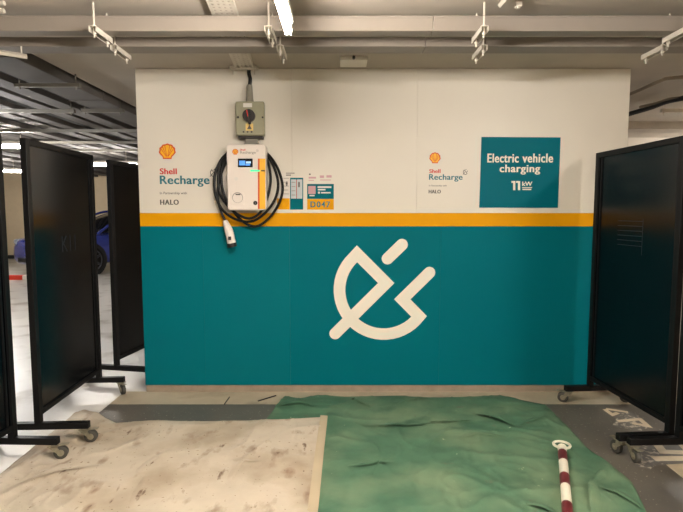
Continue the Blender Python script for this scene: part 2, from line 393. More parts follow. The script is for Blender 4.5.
for r in ((308.6, 176.8, 316, 178.6), (319.8, 175.4, 324, 178), (326.4, 175.2, 331.6, 177.6), (320, 179.6, 331, 180.4), (308.6, 180, 314, 180.8)): rect_part('text_line', 'pink_print', n3, r, 0.0015, 0.0008)
n4 = thing('bay_number_plate', (W(320, 209)[0], D, W(320, 209)[1]), 'bay number plate D047, teal above and yellow below', 'sign')
rect_part('teal_plate', 'teal_vinyl', n4, (307.2, 184, 333.8, 198.9), 0, 0.003); rect_part('yellow_plate', 'yellow_vinyl', n4, (307.2, 199.1, 333.8, 209.6), 0, 0.003)
lettering('lettering', 'D047', (310.4, 201.4, 330.2, 207.4), 0.003, 'teal_print', n4, 0.006, fat=0.0035, track=1.25)
rect_part('printed_box', 'pink_print', n4, (308.2, 186, 315.6, 194), 0.003, 0.0008)
rect_part('text_line', 'notice_white', n4, (309.5, 194.9, 314.6, 196.2), 0.003, 0.0008)
for r in ((317.6, 186.2, 331.4, 188.0), (317.8, 188.9, 325.5, 190.4), (318, 191.6, 320, 193.6), (321, 192, 330.6, 193.4)): rect_part('text_line', 'notice_white', n4, r, 0.003, 0.0008)

# ================================================================== charger
OFF = 0.15
CX0, CZ1 = W(226.2, 144.0, OFF); CX1, CZ0 = W(266.3, 210.4, OFF)
ch = thing('wall_charger', ((CX0 + CX1) / 2, D, CZ0), 'white wall-mounted electric car charger with coiled black cable', 'charger')
def rrect(x0, x1, z0, z1, r, n=6):
    pts = []
    for cx, cz, a in ((x1 - r, z1 - r, 0), (x0 + r, z1 - r, 90), (x0 + r, z0 + r, 180), (x1 - r, z0 + r, 270)):
        for k in range(n + 1): aa = R(a + 90 * k / n); pts.append((cx + r * math.cos(aa), cz + r * math.sin(aa)))
    return pts
MB().prism(rrect(CX0, CX1, CZ0, CZ1, 0.028), wallfn(0.02), OFF - 0.02).build('body', 'charger_white', ch, bevel=0.012, seg=3)
MB().box(CX0 + 0.03, CX1 - 0.03, D - 0.03, D, CZ0 + 0.03, CZ1 - 0.03).build('back_plate', 'charger_grey', ch)
rect_part('yellow_band', 'yellow_print', ch, (259.6, 158.6, 265.4, 209.0), OFF, 0.0012)
rect_part('red_edge', 'orange_red_print', ch, (257.9, 158.6, 259.6, 209.0), OFF, 0.0012)
sc = rect_part('screen', 'screen_dark', ch, (238.0, 158.6, 252.7, 167.2), OFF, 0.003)
rect_part('screen_image', 'screen_blue', sc, (239.2, 160.6, 245.3, 165.4), OFF + 0.003, 0.001)
rect_part('screen_image', 'screen_pale', sc, (246.0, 161.4, 250.8, 163.4), OFF + 0.003, 0.001)
rect_part('screen_image', 'screen_blue', sc, (245.6, 163.8, 250.2, 165.6), OFF + 0.003, 0.001)
rect_part('light_bar', 'led_green', ch, (250.4, 169.9, 259.8, 171.6), OFF + 0.0012, 0.002)
rect_part('light_bar_end', 'dark_plastic', ch, (261.2, 170.1, 265.0, 171.4), OFF + 0.0012, 0.002)
def disc_part(name, m, parent, px, py, r, off, t, n=24):
    x, z = W(px, py, off); return MB().prism([(x + r * math.cos(2 * math.pi * k / n), z + r * math.sin(2 * math.pi * k / n)) for k in range(n)], wallfn(off), t).build(name, m, parent)
shell('scallop_emblem', ch, 232.2, 148.8, 238.4, 154.6, OFF)
lettering('lettering', 'Shell', (240.2, 148.8, 245.5, 150.7), OFF, 'red_print', ch, 0.02); lettering('lettering', 'Recharge', (240.2, 151.2, 255.8, 154.4), OFF, 'pale_grey_print', ch, 0.02)
plug_emblem('small_plug_icon', ch, 256.4, 148.8, 258.8, 152.0, OFF, 'pale_grey_print', 16)
# socket: rounded square cover with round flap
x0, z1 = W(230.6, 192.6, OFF); x1, z0 = W(244.4, 205.0, OFF)
so = MB().prism(rrect(x0, x1, z0, z1, 0.02), wallfn(OFF), 0.004).build('socket_cover', 'charger_white', ch, bevel=0.002)
disc_part('socket_ring', 'pale_grey_print', so, 237.6, 197.6, 0.045, OFF + 0.004, 0.002); disc_part('socket_face', 'charger_white', so, 237.6, 197.9, 0.040, OFF + 0.006, 0.002)
rect_part('socket_lip', 'dark_plastic', so, (235.6, 193.9, 240.4, 195.0), OFF + 0.008, 0.001)
disc_part('card_reader_mark', 'notice_white', ch, 236.2, 178.8, 0.016, OFF, 0.0015)
disc_part('lock', 'dark_plastic', ch, 255.4, 203.0, 0.018, OFF, 0.004)
rect_part('lock_slot', 'charger_grey', ch, (255.1, 202.2, 255.7, 203.8), OFF + 0.004, 0.001)
# cable loops hung over the charger
def catmull(pts, n=10):
    P = [Vector(p) for p in pts]; P = [P[0] * 2 - P[1]] + P + [P[-1] * 2 - P[-2]]; out = []
    for i in range(1, len(P) - 2):
        a, b, c, d = P[i - 1:i + 3]
        for k in range(n):
            t = k / n; out.append(0.5 * ((2 * b) + (c - a) * t + (2 * a - 5 * b + 4 * c - d) * t * t + (3 * b - a - 3 * c + d) * t ** 3))
    return out + [P[-2]]
def Cw(px, py, off): x, z = W(px, py, off); return (x, D - off, z)
loops = [  # one continuous cable: px, py, distance in front of the wall
    (236, 150, .05), (224, 156, .05), (215.5, 172, .06), (214.6, 190, .07), (220.5, 207, .08), (233, 218, .09), (250, 221.5, .09), (264, 214, .08), (275, 199, .07), (278, 182, .06), (272, 163, .05), (262, 150, .04), (246, 146, .03),
    (232, 150, .035), (221.5, 160, .05), (218.2, 178, .06), (221, 196, .075), (233, 211, .11), (248, 218.5, .11), (259, 213.5, .10), (266.5, 200, .085), (270.5, 182, .06), (268.5, 164, .05), (262, 152, .04), (248, 147, .03),
    (233, 151, .03), (223.6, 162, .035), (221.2, 178, .04), (225, 197, .05), (238, 217, .06), (254, 226.6, .06), (268, 219, .055), (279, 203, .05), (282.6, 186, .045), (276.5, 166, .04), (264, 151, .03), (250, 148, .022), (236, 151, .022), (226, 162, .026), (219.5, 180, .03), (217.6, 196, .045), (220.6, 210, .06), (225.4, 221.5, .07)]
cb = MB().tube(catmull([Cw(*p) for p in loops], 8), 0.0115, 8).build('cable', 'black_rubber', ch, smooth=True)
# plug handle hanging from the end of the cable
hp = [Cw(*p) for p in ((225.2, 220.5, .07), (226.2, 224, .075), (228.2, 229, .085), (230, 235, .09), (231, 240, .088))]
pl = MB().tube(catmull(hp, 4), [0.018 + 0.018 * min(1, i / 9) for i in range(17)], 14).build('plug_handle', 'charger_white', ch, smooth=True)
q0, q1 = Vector(Cw(231.0, 240.0, .088)), Vector(Cw(232.2, 246.4, .084))
MB().cyl(q0, q0 + (q1 - q0) * 0.5, 0.038).build('collar', 'charger_white', pl, smooth=True)
MB().cyl(q0 + (q1 - q0) * 0.45, q0 + (q1 - q0) * 1.05, 0.040).build('plug_tip', 'dark_plastic', pl, smooth=True)
MB().box(-.012, .012, -.01, .01, -.03, .0, Matrix.Translation(Vector(Cw(229.6, 236.5, .128)))).build('latch_button', 'dark_plastic', pl, bevel=0.003)

# isolator switch box above the charger
IO = 0.11
ix0, iz1 = W(235.2, 101.2, IO); ix1, iz0 = W(264.2, 135.4, IO)
iso = thing('isolator_switch', ((ix0 + ix1) / 2, D, iz0), 'grey-green isolator switch box with black rotary knob above the charger', 'switch box')
MB().box(ix0 + .006, ix1 - .006, D - 0.05, D, iz0 + .006, iz1 - .006).build('back_box', 'isolator_grey', iso, bevel=0.006)
MB().box(ix0, ix1, D - IO, D - 0.052, iz0, iz1).build('cover', 'isolator_grey', iso, bevel=0.010)
kn = disc_part('rotary_knob', 'dark_plastic', iso, 249.2, 116.0, 0.052, IO, 0.03)
kx, kz = W(249.2, 116, IO)
MB().box(-.011, .011, -.022, 0, -.075, .048, Matrix.Translation((kx, D - IO - 0.022, kz)) @ Matrix.Rotation(R(-8), 4, 'Y')).build('knob_grip', 'dark_plastic', kn, bevel=0.004)
MB().box(-.004, .004, -.002, 0, -.01, .04, Matrix.Translation((kx - .006, D - IO - 0.044, kz)) @ Matrix.Rotation(R(-8), 4, 'Y')).build('red_pointer', 'red_print', kn)
rect_part('maker_label', 'notice_white', iso, (243.2, 103.2, 252, 107.2), IO, 0.001)
rect_part('warning_label', 'warning_label', iso, (245.6, 123.6, 253.2, 130.6), IO, 0.001)
mb = MB(); wall_poly(mb, [(247, 129.2), (249.4, 124.6), (251.8, 129.2)], IO + 0.001, 0.0008); mb.build('warning_triangle', 'grey_print', iso)
for px in (243.6, 247.6, 251.6): disc_part('knockout_hole', 'dark_plastic', iso, px, 131.9, 0.008, IO, 0.002, 12)
disc_part('cover_screw', 'dark_plastic', iso, 238.0, 117.3, 0.010, IO, 0.002, 12); disc_part('cover_screw', 'dark_plastic', iso, 262.6, 117.3, 0.008, IO, 0.002, 12)
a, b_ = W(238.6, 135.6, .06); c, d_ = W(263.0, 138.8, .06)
MB().box(a, c, D - 0.085, D - 0.002, d_, iz0 + 0.004).build('under_box_shade', 'dark_plastic', iso, bevel=0.004)  # dark block modelled in place of the shadow below the isolator box
jx0, jz1 = W(245.6, 137.6, .05); jx1, jz0 = W(258.4, 145.5, .05)
co = thing('cable_conduit', ((jx0 + jx1) / 2, D, jz0), 'short grey conduit between isolator box and charger', 'conduit')
MB().box(jx0, jx1, D - 0.075, D - 0.01, CZ1 + 0.001, d_ - 0.001).build('conduit_body', 'conduit_grey', co, bevel=0.004)
MB().box(jx0 - .01, jx1 + .01, D - 0.085, D - 0.004, CZ1 + 0.001, CZ1 + 0.014).build('flange', 'conduit_grey', co, bevel=0.003)
# conduit and cable up to the ceiling bracket
gx, gz = W(249.8, 101, .06)
cu = thing('power_cable', (gx, D - 0.06, gz), 'dark supply cable in grey gland running up from isolator box', 'cable')
gz2 = W(249.8, 85, .06)[1]; gz3 = ZC - 0.005
MB().tube([(gx, D - .06, iz1 + .001), (gx, D - .06, iz1 + .03), (gx - .002, D - .06, gz2 - .02), (gx, D - .06, gz2)], [.036, .030, .026, .022], 14).build('gland', 'conduit_grey', cu, smooth=True)
MB().tube(catmull([(gx, D - .06, gz2 - .01), (gx + .006, D - .06, gz2 + .05), (gx - .004, D - .06, gz2 + .10), (gx + .002, D - .08, gz3)], 5), .016, 10).build('cable', 'black_rubber', cu, smooth=True)

# ================================================================== ceiling services
ZT = ZC - 0.14
def trunking(py_bot, py_top, py_back, label):
    y0 = yz(py_bot, ZT); y1 = yz(py_back, ZT); z1 = min(on_y(341, py_top, y0).z, ZC - 0.01)
    t = thing('cable_trunking', (0, y0, ZT), label, 'trunking')
    for a, b in ((-6.4, -3.2), (-3.2, 0.55), (0.55, 3.6), (3.6, 7.5)):
        MB().box(a + .001, b - .001, y0, y1, ZT, z1).build('trunking_length', 'trunking_paint', t, bevel=0.004)
        MB().box(a + .001, b - .001, y0 - 0.003, y0 + 0.0, z1 - 0.012, z1 - 0.002).build('lid_lip', 'trunking_paint', t)
    return y0, y1, z1
TY0, TY1, TZ1 = trunking(31.0, 15.5, 36.0, 'long pale metal trunking hung across the ceiling, farther from the clad wall')
UY0, UY1, UZ1 = trunking(46.5, 37.0, 53.6, 'long pale metal trunking hung across the ceiling, nearer to the clad wall')
def strut(px0, py0, py1, label, rods=True, zz=None):
    """C-channel along the depth under a trunking, hung on threaded rods"""
    z = (ZT if zz is None else zz) - 0.001; p0 = on_z(px0, py0, z); x = p0.x; a0, a1 = (TY0, TY1) if py0 < 40 else (UY0, UY1); y0 = min(p0.y, a0 - .04); y1 = a1 + .04; h, wd = 0.032, 0.022
    t = thing('strut_channel', (x, y0, z - h), label, 'bracket', 'strut channels under the ceiling trunking')
    mb = MB(); mb.box(x - wd, x + wd, y0, y1, z - 0.003, z); mb.box(x - wd, x - wd + .003, y0, y1, z - h, z - .003); mb.box(x + wd - .003, x + wd, y0, y1, z - h, z - .003)
    mb.build('channel', 'galvanised', t)
    for yy in ((y0 + 0.025, y1 - 0.025) if rods else ()):
        MB().cyl((x, yy, z - h - .03), (x, yy, ZC - 0.001), 0.0055, 8).build('threaded_rod', 'galvanised', t)
        MB().cyl((x, yy, z - h - .010), (x, yy, z - h), 0.012, 6).build('nut', 'galvanised', t); MB().cyl((x, yy, z), (x, yy, z + .01), 0.012, 6).build('nut', 'galvanised', t)
LS = ['by the lettered screen', 'by the tube light', 'by the teal sign', 'past the wall end']
for px, l in zip((92, 268, 485, 690), LS): strut(px, 25.5, 37.0, 'galvanised strut channel under the trunking farther from the wall, ' + l)
for px, l in zip((114, 280, 484, 664), LS): strut(px, 45.2, 57.5, 'galvanised strut channel under the trunking nearer to the wall, ' + l)
# perforated tray over the trunkings, running to the wall
pa, pb = on_z(222, 7, ZC - .03), on_z(241.5, 60, ZC - .03); dv = (pb - pa).normalized()
y_s = 1.4; t_s = pa + dv * ((y_s - pa.y) / dv.y); Lt = (D - 0.155 - y_s) / dv.y
pt = thing('perforated_cable_tray', (t_s.x, t_s.y, ZC - 0.035), 'pale perforated metal cable tray under the ceiling running towards the isolator', 'cable tray', rz=math.atan2(dv.y, dv.x) - math.pi / 2, local=True)
tw = 0.075; mb = MB(); pitch = 0.045
for k in range(int(Lt / pitch)): mb.box(-tw, tw, k * pitch, k * pitch + 0.028, .003, .005)
for xx in (-.075, -.040, -.008, .024, .056): mb.box(xx, xx + .019, 0, Lt, .0025, .0045)
mb.build('perforated_base', 'galvanised', pt)
for s_ in (-1, 1): MB().box(s_ * tw - .0015, s_ * tw + .0015, 0, Lt, .001, .031).build('side_flange', 'galvanised', pt)
bz = W(243, 67.8, .12)[1]
br = thing('strut_bracket', (W(244, 68, .12)[0], D - 0.12, bz), 'short galvanised bracket bar under the cable tray at the top of the wall', 'bracket')
b0, b1 = W(230, 68, .12)[0], W(258, 68, .12)[0]
MB().box(b0, b1, D - 0.145, D - 0.10, bz - .014, bz + .012).build('bar', 'galvanised', br, bevel=0.003)
for p in (233.2, 254.5):
    xx = W(p, 68, .12)[0]; MB().cyl((xx, D - .122, bz - .055), (xx, D - .122, ZC - .001), .006, 8).build('threaded_rod', 'galvanised', br)
# white tag on the soffit
p = [on_z(*q, ZC) for q in ((340, 56), (367.5, 56), (367, 63.5), (340, 63.5))]
tg = thing('junction_box', (p[0].x, p[0].y, ZC - .03), 'flat white junction box fixed to the ceiling before the wall', 'box')
MB().box(p[3].x, p[1].x, p[0].y, p[3].y, ZC - .03, ZC - .0005).build('lid', 'tag_white', tg, bevel=0.004)
MB().cyl(((p[0].x + p[1].x) / 2, p[0].y - .03, ZC - .016), ((p[0].x + p[1].x) / 2, p[0].y + .01, ZC - .016), .012, 10).build('gland', 'dark_plastic', tg)

# ---- tube lights
TX0 = XS - .42 - .36
def tray_z(x):
    k = round((TX0 - x) / .36); return ZC - 0.02 + (0.03 if k % 2 else 0.0)
def tube_light(x, y, z, length, along, material, label, group=None, hang=True, zc=None):
    zc = ZC if zc is None else zc
    t = thing('tube_light', (x, y, z), label, 'light', group)
    d = Vector((0, 1, 0)) if along == 'y' else Vector((1, 0, 0)); s = Vector((1, 0, 0)) if along == 'y' else Vector((0, 1, 0)); c = Vector((x, y, z)); h = length / 2
    MB().tube([c - d * h, c - d * (h - .03), c + d * (h - .03), c + d * h], .019, 14).build('tube', material, t, smooth=True)
    def bar(name, a0, a1, w0, z0, z1):
        p, q = c + d * a0 - s * w0, c + d * a1 + s * w0
        MB().box(min(p.x, q.x), max(p.x, q.x), min(p.y, q.y), max(p.y, q.y), z + z0, z + z1).build(name, 'fixture_white', t, bevel=0.003)
    bar('batten', -h - .03, h + .03, .024, .040, .080)
    for sg in (-1, 1):
        bar('tube_holder', sg * (h + .012) - .012, sg * (h + .012) + .012, .018, -.024, .042)
        if hang:
            e = c + d * sg * (h - .15 if along == 'y' else .54); MB().cyl((e.x, e.y, z + .080), (e.x, e.y, zc if along == 'y' else tray_z(e.x) - .0005), .005, 8).build('hanger_rod', 'galvanised', t)
    return t
zl = ZC - 0.30
pe = on_z(288.5, 31.5, zl)
tube_light(pe.x, pe.y - .62, zl, 1.2, 'y', 'tube_main', 'lit fluorescent tube light hanging before the trunking')
tube_light(pe.x, pe.y - 3.6, zl, 1.2, 'y', 'tube_back', 'lit fluorescent tube light, middle one of the row leading to the wall', 'tube lights')
tube_light(pe.x + 3.2, pe.y - 3.0, zl, 1.2, 'y', 'tube_right', 'lit fluorescent tube light beside the row leading to the wall', 'tube lights')
tube_light(pe.x, pe.y - 6.2, zl, 1.2, 'y', 'tube_back', 'lit fluorescent tube light, end one of the row leading to the wall', 'tube lights')
for k, (px, py, zz, ln) in enumerate(((-8, 147.0, ZC - .28, 1.5), (99, 165.0, ZC - .28, 1.5), (-4, 171.5, ZC - .28, 1.5), (-24, 176.0, ZC - .28, 1.5))):
    p = on_z(px, py, zz)
    p.x = TX0 - .36 * round((TX0 - p.x - .18) / .36) - .18
    tube_light(p.x, p.y, zz, ln, 'x', 'tube_aisle', ['lit tube light hung under the aisle trays, closest to the screens', 'lit tube light hung under the aisle trays above the blue car', 'lit tube light hung under the aisle trays before the beige wall', 'lit tube light hung under the aisle trays, closest to the beige wall'][k], 'aisle tube lights', zc=ZC + .45)
for x, y in ((TX0 - .36 * 3 - .18, 5.25),):
    tube_light(x, y, ZC - .36, 1.5, 'y', 'tube_side', 'lit tube light over the aisle beside the pale duct', 'aisle tube lights', zc=ZC + .45)

tube_light(6.3, 7.2, ZC - .28, 1.2, 'y', 'tube_added_fill', 'added unseen tube light brightening the ceiling behind the clad wall')  # added lamp out of view, only there to lift the ceiling beyond the wall
# ---- long trays and duct over the aisle on the left
zd = ZC - 0.06
dx0, dx1 = on_z(0, 63.5, zd).x, on_z(0, 58, zd).x
dx1 = XS - .07; dx0 = XS - .42
TX0 = dx0 - .36
dt = thing('air_duct', (dx0, 3.9, zd), 'wide pale duct running away beside the clad wall', 'duct')
MB().box(dx0, dx1, 3.95, 16.5, zd, zd + 0.22).build('duct_body', 'tray_paint', dt, bevel=0.006)
for y in (5.4, 7.2, 9, 11): MB().box(dx0 - .008, dx1 + .008, y, y + .04, zd - .008, zd + .228).build('flange', 'tray_paint', dt)
for k in range(18):
    x = TX0 - 0.36 * k; wd = 0.085 if k % 3 else 0.10; z0 = ZC - 0.02 + (0.03 if k % 2 else 0.0)
    t = thing('cable_tray', (x, 4.1, z0), 'long narrow metal cable tray running along the raised aisle ceiling', 'cable tray', 'parallel cable trays over the aisle')
    mb = MB(); mb.box(x - wd, x + wd, 4.1, 17.2, z0, z0 + .004); mb.build('tray_base', 'tray_paint', t)
    for s in (-1, 1): MB().box(x + s * wd - .003, x + s * wd + .003, 4.1, 17.2, z0 + .004, z0 + .06).build('tray_side', 'tray_paint', t)
zs = ZC - 0.075
for k, (xa, xb, py) in enumerate(((dx0 - .08, XS + .08, 82), (TX0 - .36 * 3 - .22, TX0 + .20, 109), (dx0 - .07, XS - .02, 108.5), (TX0 - .36 * 17 - .22, XS - .01, 129), (TX0 - .36 * 17 - .22, XS - .01, 141), (TX0 - .36 * 17 - .22, XS - .01, 149))):
    y = yz(py, zs)
    t = thing('tray_support', (xa, y, zs), ['short support bar under the pale duct, near the slanting channel', 'support bar under four aisle trays only', 'short support bar under the pale duct, level with a four-tray bar', 'long support bar under all aisle trays, closest to the screens', 'middle one of three long support bars under all aisle trays', 'long support bar under all aisle trays, closest to the beige wall'][k], 'bracket', 'support bars under the aisle trays')
    MB().box(xa, xb, y, y + .04, zs - .04, zs - .001 if k else zs - .01).build('bar', 'zinc_dark', t)
    for x in (xa + .04, xb - .04): MB().cyl((x, y + .02, zs - .06), (x, y + .02, ZC + (.44 if x < XS else -.001)), .006, 6).build('threaded_rod', 'zinc_dark', t)
p0, p1 = on_z(-20, 49, ZC - .20), on_z(27, 56.5, ZC - .20)
t = thing('strut_channel', p0, 'slanting galvanised channel beside the pale duct', 'bracket')
MB().tube([p0, p1], .016, 4).build('channel', 'galvanised', t)
MB().cyl(p1 - (p1 - p0).normalized() * .03, p1 - (p1 - p0).normalized() * .03 + Vector((0, 0, ZT - p1.z - .0005)), .005, 6).build('threaded_rod', 'galvanised', t)

# ---- cables and pipes beyond the wall on the right
def sky_cable(name, pix, z, r, m, label):
    pts = catmull([on_z(px, py, z + dz) for px, py, dz in pix], 8)
    return tag(MB().tube(pts, r, 8).build(name, m, smooth=True), label, 'cable')
for k, dz in enumerate((0, .03, .055)):
    sky_cable('ceiling_cable', [(600, 122 + k, dz), (630, 113 + k * .8, dz), (652, 107 + k * .5, dz), (668, 102, dz), (690, 98 - k, dz), (720, 95, dz)], ZC - .16, .017, 'black_rubber',
              ['lowest black cable in the bundle behind the clad wall', 'middle black cable in the bundle behind the clad wall', 'top black cable in the bundle behind the clad wall'][k])
sky_cable('conduit_pipe', [(600, 104, 0), (630, 94, 0), (660, 81, 0), (672, 78, 0), (720, 75, 0)], ZC - .05, .016, 'pipe_brown', 'thin brown bent conduit under the ceiling behind the clad wall')
sky_cable('conduit_pipe', [(640, 107, 0), (655, 103.5, 0), (670, 99, 0), (690, 97, 0)], ZC - .10, .014, 'pipe_brown', 'short brown conduit above the black cable bundle')
p = on_z(662, 112, ZC - .08)
t = thing('strut_channel', p, 'horizontal channel bar under the black cable bundle', 'bracket'); MB().box(p.x, p.x + 1.6, p.y, p.y + .04, p.z, p.z + .04).build('channel', 'galvanised', t)
MB().cyl((p.x + .03, p.y + .02, p.z - .03), (p.x + .03, p.y + .02, ZC), .006, 6).build('threaded_rod', 'galvanised', t)
# fittings at the ceiling near the top edge
t = thing('ceiling_clamp', on_z(500, 2, ZC), 'pair of pale hanger clamps fixed to the ceiling slab', 'bracket')
p = on_z(500, 5, ZC - .03); q = on_z(508, -4, ZC - .03)
MB().tube([p, q], .016, 4).build('clamp_arm', 'galvanised', t); p = on_z(518, 9, ZC - .04)
MB().cyl((p.x, p.y, p.z), (p.x, p.y, ZC), .008, 8).build('rod', 'galvanised', t); MB().box(p.x - .018, p.x + .018, p.y - .018, p.y + .018, ZC - .03, ZC - .005).build('plate', 'galvanised', t); MB().cyl((p.x, p.y, p.z), (p.x, p.y, p.z + .012), .013, 6).build('nut', 'galvanised', t)
t = thing('ceiling_clamp', on_z(2, 6, ZC), 'pale pipe clamp on the ceiling near the aisle', 'bracket')
for py in (3, 11): p = on_z(0, py, ZC - .03); MB().tube([p + Vector((-.05, 0, 0)), p + Vector((.025, 0, 0))], .014, 8).build('clamp_bolt', 'galvanised', t)
p = on_z(0, 7, ZC); MB().box(p.x - .06, p.x, p.y - .03, p.y + .03, ZC - .03, ZC - .001).build('plate', 'galvanised', t)

# ================================================================== black wheeled screens
HP = 2.09; ZB = 0.20
def screen_panel(near, far, feet, label, swivel=(None, None), H=HP):
    """near, far: floor points of the two posts; feet: (reach to local -y, reach to local +y) for the near and the far foot"""
    n, f = Vector(near), Vector(far); d = f - n; Wd = d.length; rz = math.atan2(d.y, d.x)
    t = thing('wheeled_screen', (n.x, n.y, 0), label, 'screen', 'black wheeled screens', rz, local=True)
    hw = 0.022; pd = 0.02
    for x in (0, Wd): MB().box(x - hw, x + hw, -pd, pd, 0.13, H).build('post', 'black_frame', t, bevel=0.002)
    MB().box(hw, Wd - hw, -pd, pd, H - .04, H).build('top_rail', 'black_frame', t, bevel=0.002)
    MB().box(hw, Wd - hw, -pd, pd, ZB, ZB + .035).build('bottom_rail', 'black_frame', t, bevel=0.002)
    inf = MB().box(hw, Wd - hw, -.006, .006, ZB + .035, H - .04).build('infill_panel', 'black_infill', t)
    for a, b in ((hw, .06), (Wd - .06, Wd - hw)): MB().box(min(a, b), min(a, b) + .012, -.014, .014, ZB + .035, H - .04).build('glazing_bead', 'black_frame', t)
    for x, (r0, r1), sw in zip((0, Wd), feet, swivel):
        MB().box(x - .022, x + .022, -r0, r1, 0.105, 0.150).build('foot_bar', 'black_frame', t, bevel=0.002)
        for yy in (-r0 + .03, r1 - .03):
            k = MB(); k.box(-.035, .035, -.03, .03, .100, .105); k.cyl((0, 0, .088), (0, 0, .1), .020, 12); k.box(-.024, .024, -.024, .026, .084, .089)
            for s_ in (-1, 1): k.prism([(-.022, .086), (.024, .086), (.052, .046), (.046, .034), (.034, .034)], lambda u, v, d, s_=s_: Vector((s_ * .0215 + d, u, v)), .003)
            c = k.build('caster', 'caster_metal', t)
            MB().tube([(-.016, .04, .0455), (-.013, .04, .0455), (.013, .04, .0455), (.016, .04, .0455)], [.037, .043, .043, .037], 20).build('wheel', 'caster_rubber', c, smooth=True)
            MB().cyl((-.018, .04, .0455), (.018, .04, .0455), .022, 14).build('hub', 'caster_metal', c); MB().cyl((-.027, .04, .0455), (.027, .04, .0455), .007, 8).build('axle', 'caster_metal', c)
            MB().box(-.018, .018, .02, .10, .088, .093, Matrix.Translation((0, 0, 0)) @ Matrix.Rotation(R(6), 4, 'X')).build('brake_pedal', 'caster_metal', c, bevel=0.002)
            c.location = (x, yy, 0); c.rotation_euler = (0, 0, random.uniform(-1.0, 1.0) + (0 if yy > 0 else math.pi) if sw is None else sw + random.uniform(-.25, .25))
    return t, Wd, inf
def gnd(px, py, z): p = on_z(px, py, z); return (p.x, p.y)
A2 = gnd(39, 426, .128); B2 = gnd(99, 380, .128)
A1 = (A2[0] - .01, A2[1] - 1.28); B1 = (gnd(11, 444, .128)[0] - .02, gnd(8, 440.5, .128)[1])
A1 = (B1[0] - .03, B1[1] - 1.0)
A3 = gnd(117, 367.5, .128); d3 = Vector((0.18, 0.98)); B3 = (A3[0] + d3.x, A3[1] + d3.y)
t1, w1, i1 = screen_panel(A1, B1, ((.22, .30), (.30, .22)), 'black wheeled screen half out of view in front of the lettered screen')
t2, w2, i2 = screen_panel(A2, B2, ((.34, .30), (.22, .30)), 'black wheeled screen with faint K11 lettering by the pale aisle')
t3, w3, i3 = screen_panel(A3, B3, ((.36, .30), (.20, .30)), 'black wheeled screen standing partly behind the clad wall, before the blue car')
FR = gnd(590, 387.5, .128); NR = gnd(669, 435, .128)
t4, w4, i4 = screen_panel(NR, FR, ((.30, .36), (.30, .22)), 'black wheeled screen overlapping the end of the clad wall, reflecting its yellow stripe', swivel=(-math.pi / 2, None))
t5, w5, i5 = screen_panel((NR[0] + .06, NR[1] - 1.09), (NR[0] + .02, NR[1] - .075), ((.30, .34), (.30, .34)), 'black wheeled screen mostly out of view beside the red and white pole', swivel=(None, math.pi / 2))
def panel_text(s, parent, xc, zc, wd, h, bold=0.0, side=-1):
    """print on the screen's face on its local -y side (or +y)"""
    vs, fs = text_pts(s, bold); a0, a1 = min(v.x for v in vs), max(v.x for v in vs); b0, b1 = min(v.y for v in vs), max(v.y for v in vs)
    yy = side * .0066
    mb = MB(); mb.add([Vector((xc - side * ((v.x - a0) / (a1 - a0) - .5) * wd, yy, zc + ((v.y - b0) / (b1 - b0) - .5) * h)) for v in vs], fs)
    return mb.build('lettering', 'faint_print', parent)
lp = on_y(64.5, 244, A2[1] + .5)
panel_text('K11', i2, 0.53, lp.z, .22, .12, 0.0, -1)
# faint ruled plate on the right-hand screen
for k in range(6): MB().box(.36, .64, .006, .0068, 1.36 + k * .036 + .0, 1.364 + k * .036).build('printed_line', 'faint_print', i4)
MB().box(.352, .356, .006, .0068, 1.30, 1.56).build('printed_line', 'faint_print', i4)

# ================================================================== ground sheets
def coons(c0, c1, c2, c3, nu, nv):
    """polylines: near edge c0 (left->right), right edge c1 (near->far), far edge c2 (left->right), left edge c3 (near->far)"""
    def at(c, t):
        L = [0]
        for i in range(len(c) - 1): L.append(L[-1] + (c[i + 1] - c[i]).length)
        s = t * L[-1]
        for i in range(len(c) - 1):
            if s <= L[i + 1] + 1e-9: return c[i].lerp(c[i + 1], (s - L[i]) / max(1e-9, L[i + 1] - L[i]))
        return c[-1].copy()
    g = []
    for j in range(nv + 1):
        v = j / nv; row = []
        for i in range(nu + 1):
            u = i / nu
            p = at(c0, u) * (1 - v) + at(c2, u) * v + at(c3, v) * (1 - u) + at(c1, v) * u - (c0[0] * (1 - u) * (1 - v) + c0[-1] * u * (1 - v) + c2[0] * (1 - u) * v + c2[-1] * u * v)
            row.append(p)
        g.append(row)
    return g
def pxl(*pts): return [on_z(*p) for p in pts]
def seg_d(p, a, b):
    ab = b - a; t = max(0, min(1, (p - a).dot(ab) / max(1e-9, ab.length_squared))); return (p - a - ab * t).length, t
bpy.context.view_layer.update(); DENT = []
for t_ in (t1, t2):
    t_.location.z = .004; bpy.context.view_layer.update()
    for c_ in t_.children:
        if c_.name.startswith('caster'): q_ = c_.matrix_world @ Vector((0, .04, 0)); DENT.append(Vector((q_.x, q_.y)))
def to_px(p):
    c, s_ = math.cos(PITCH), math.sin(PITCH); z = p.z - CAM_H; dep = p.y * c - z * s_
    return 341.5 + F_PX * p.x / dep, 256 - F_PX * (p.y * s_ + z * c) / dep
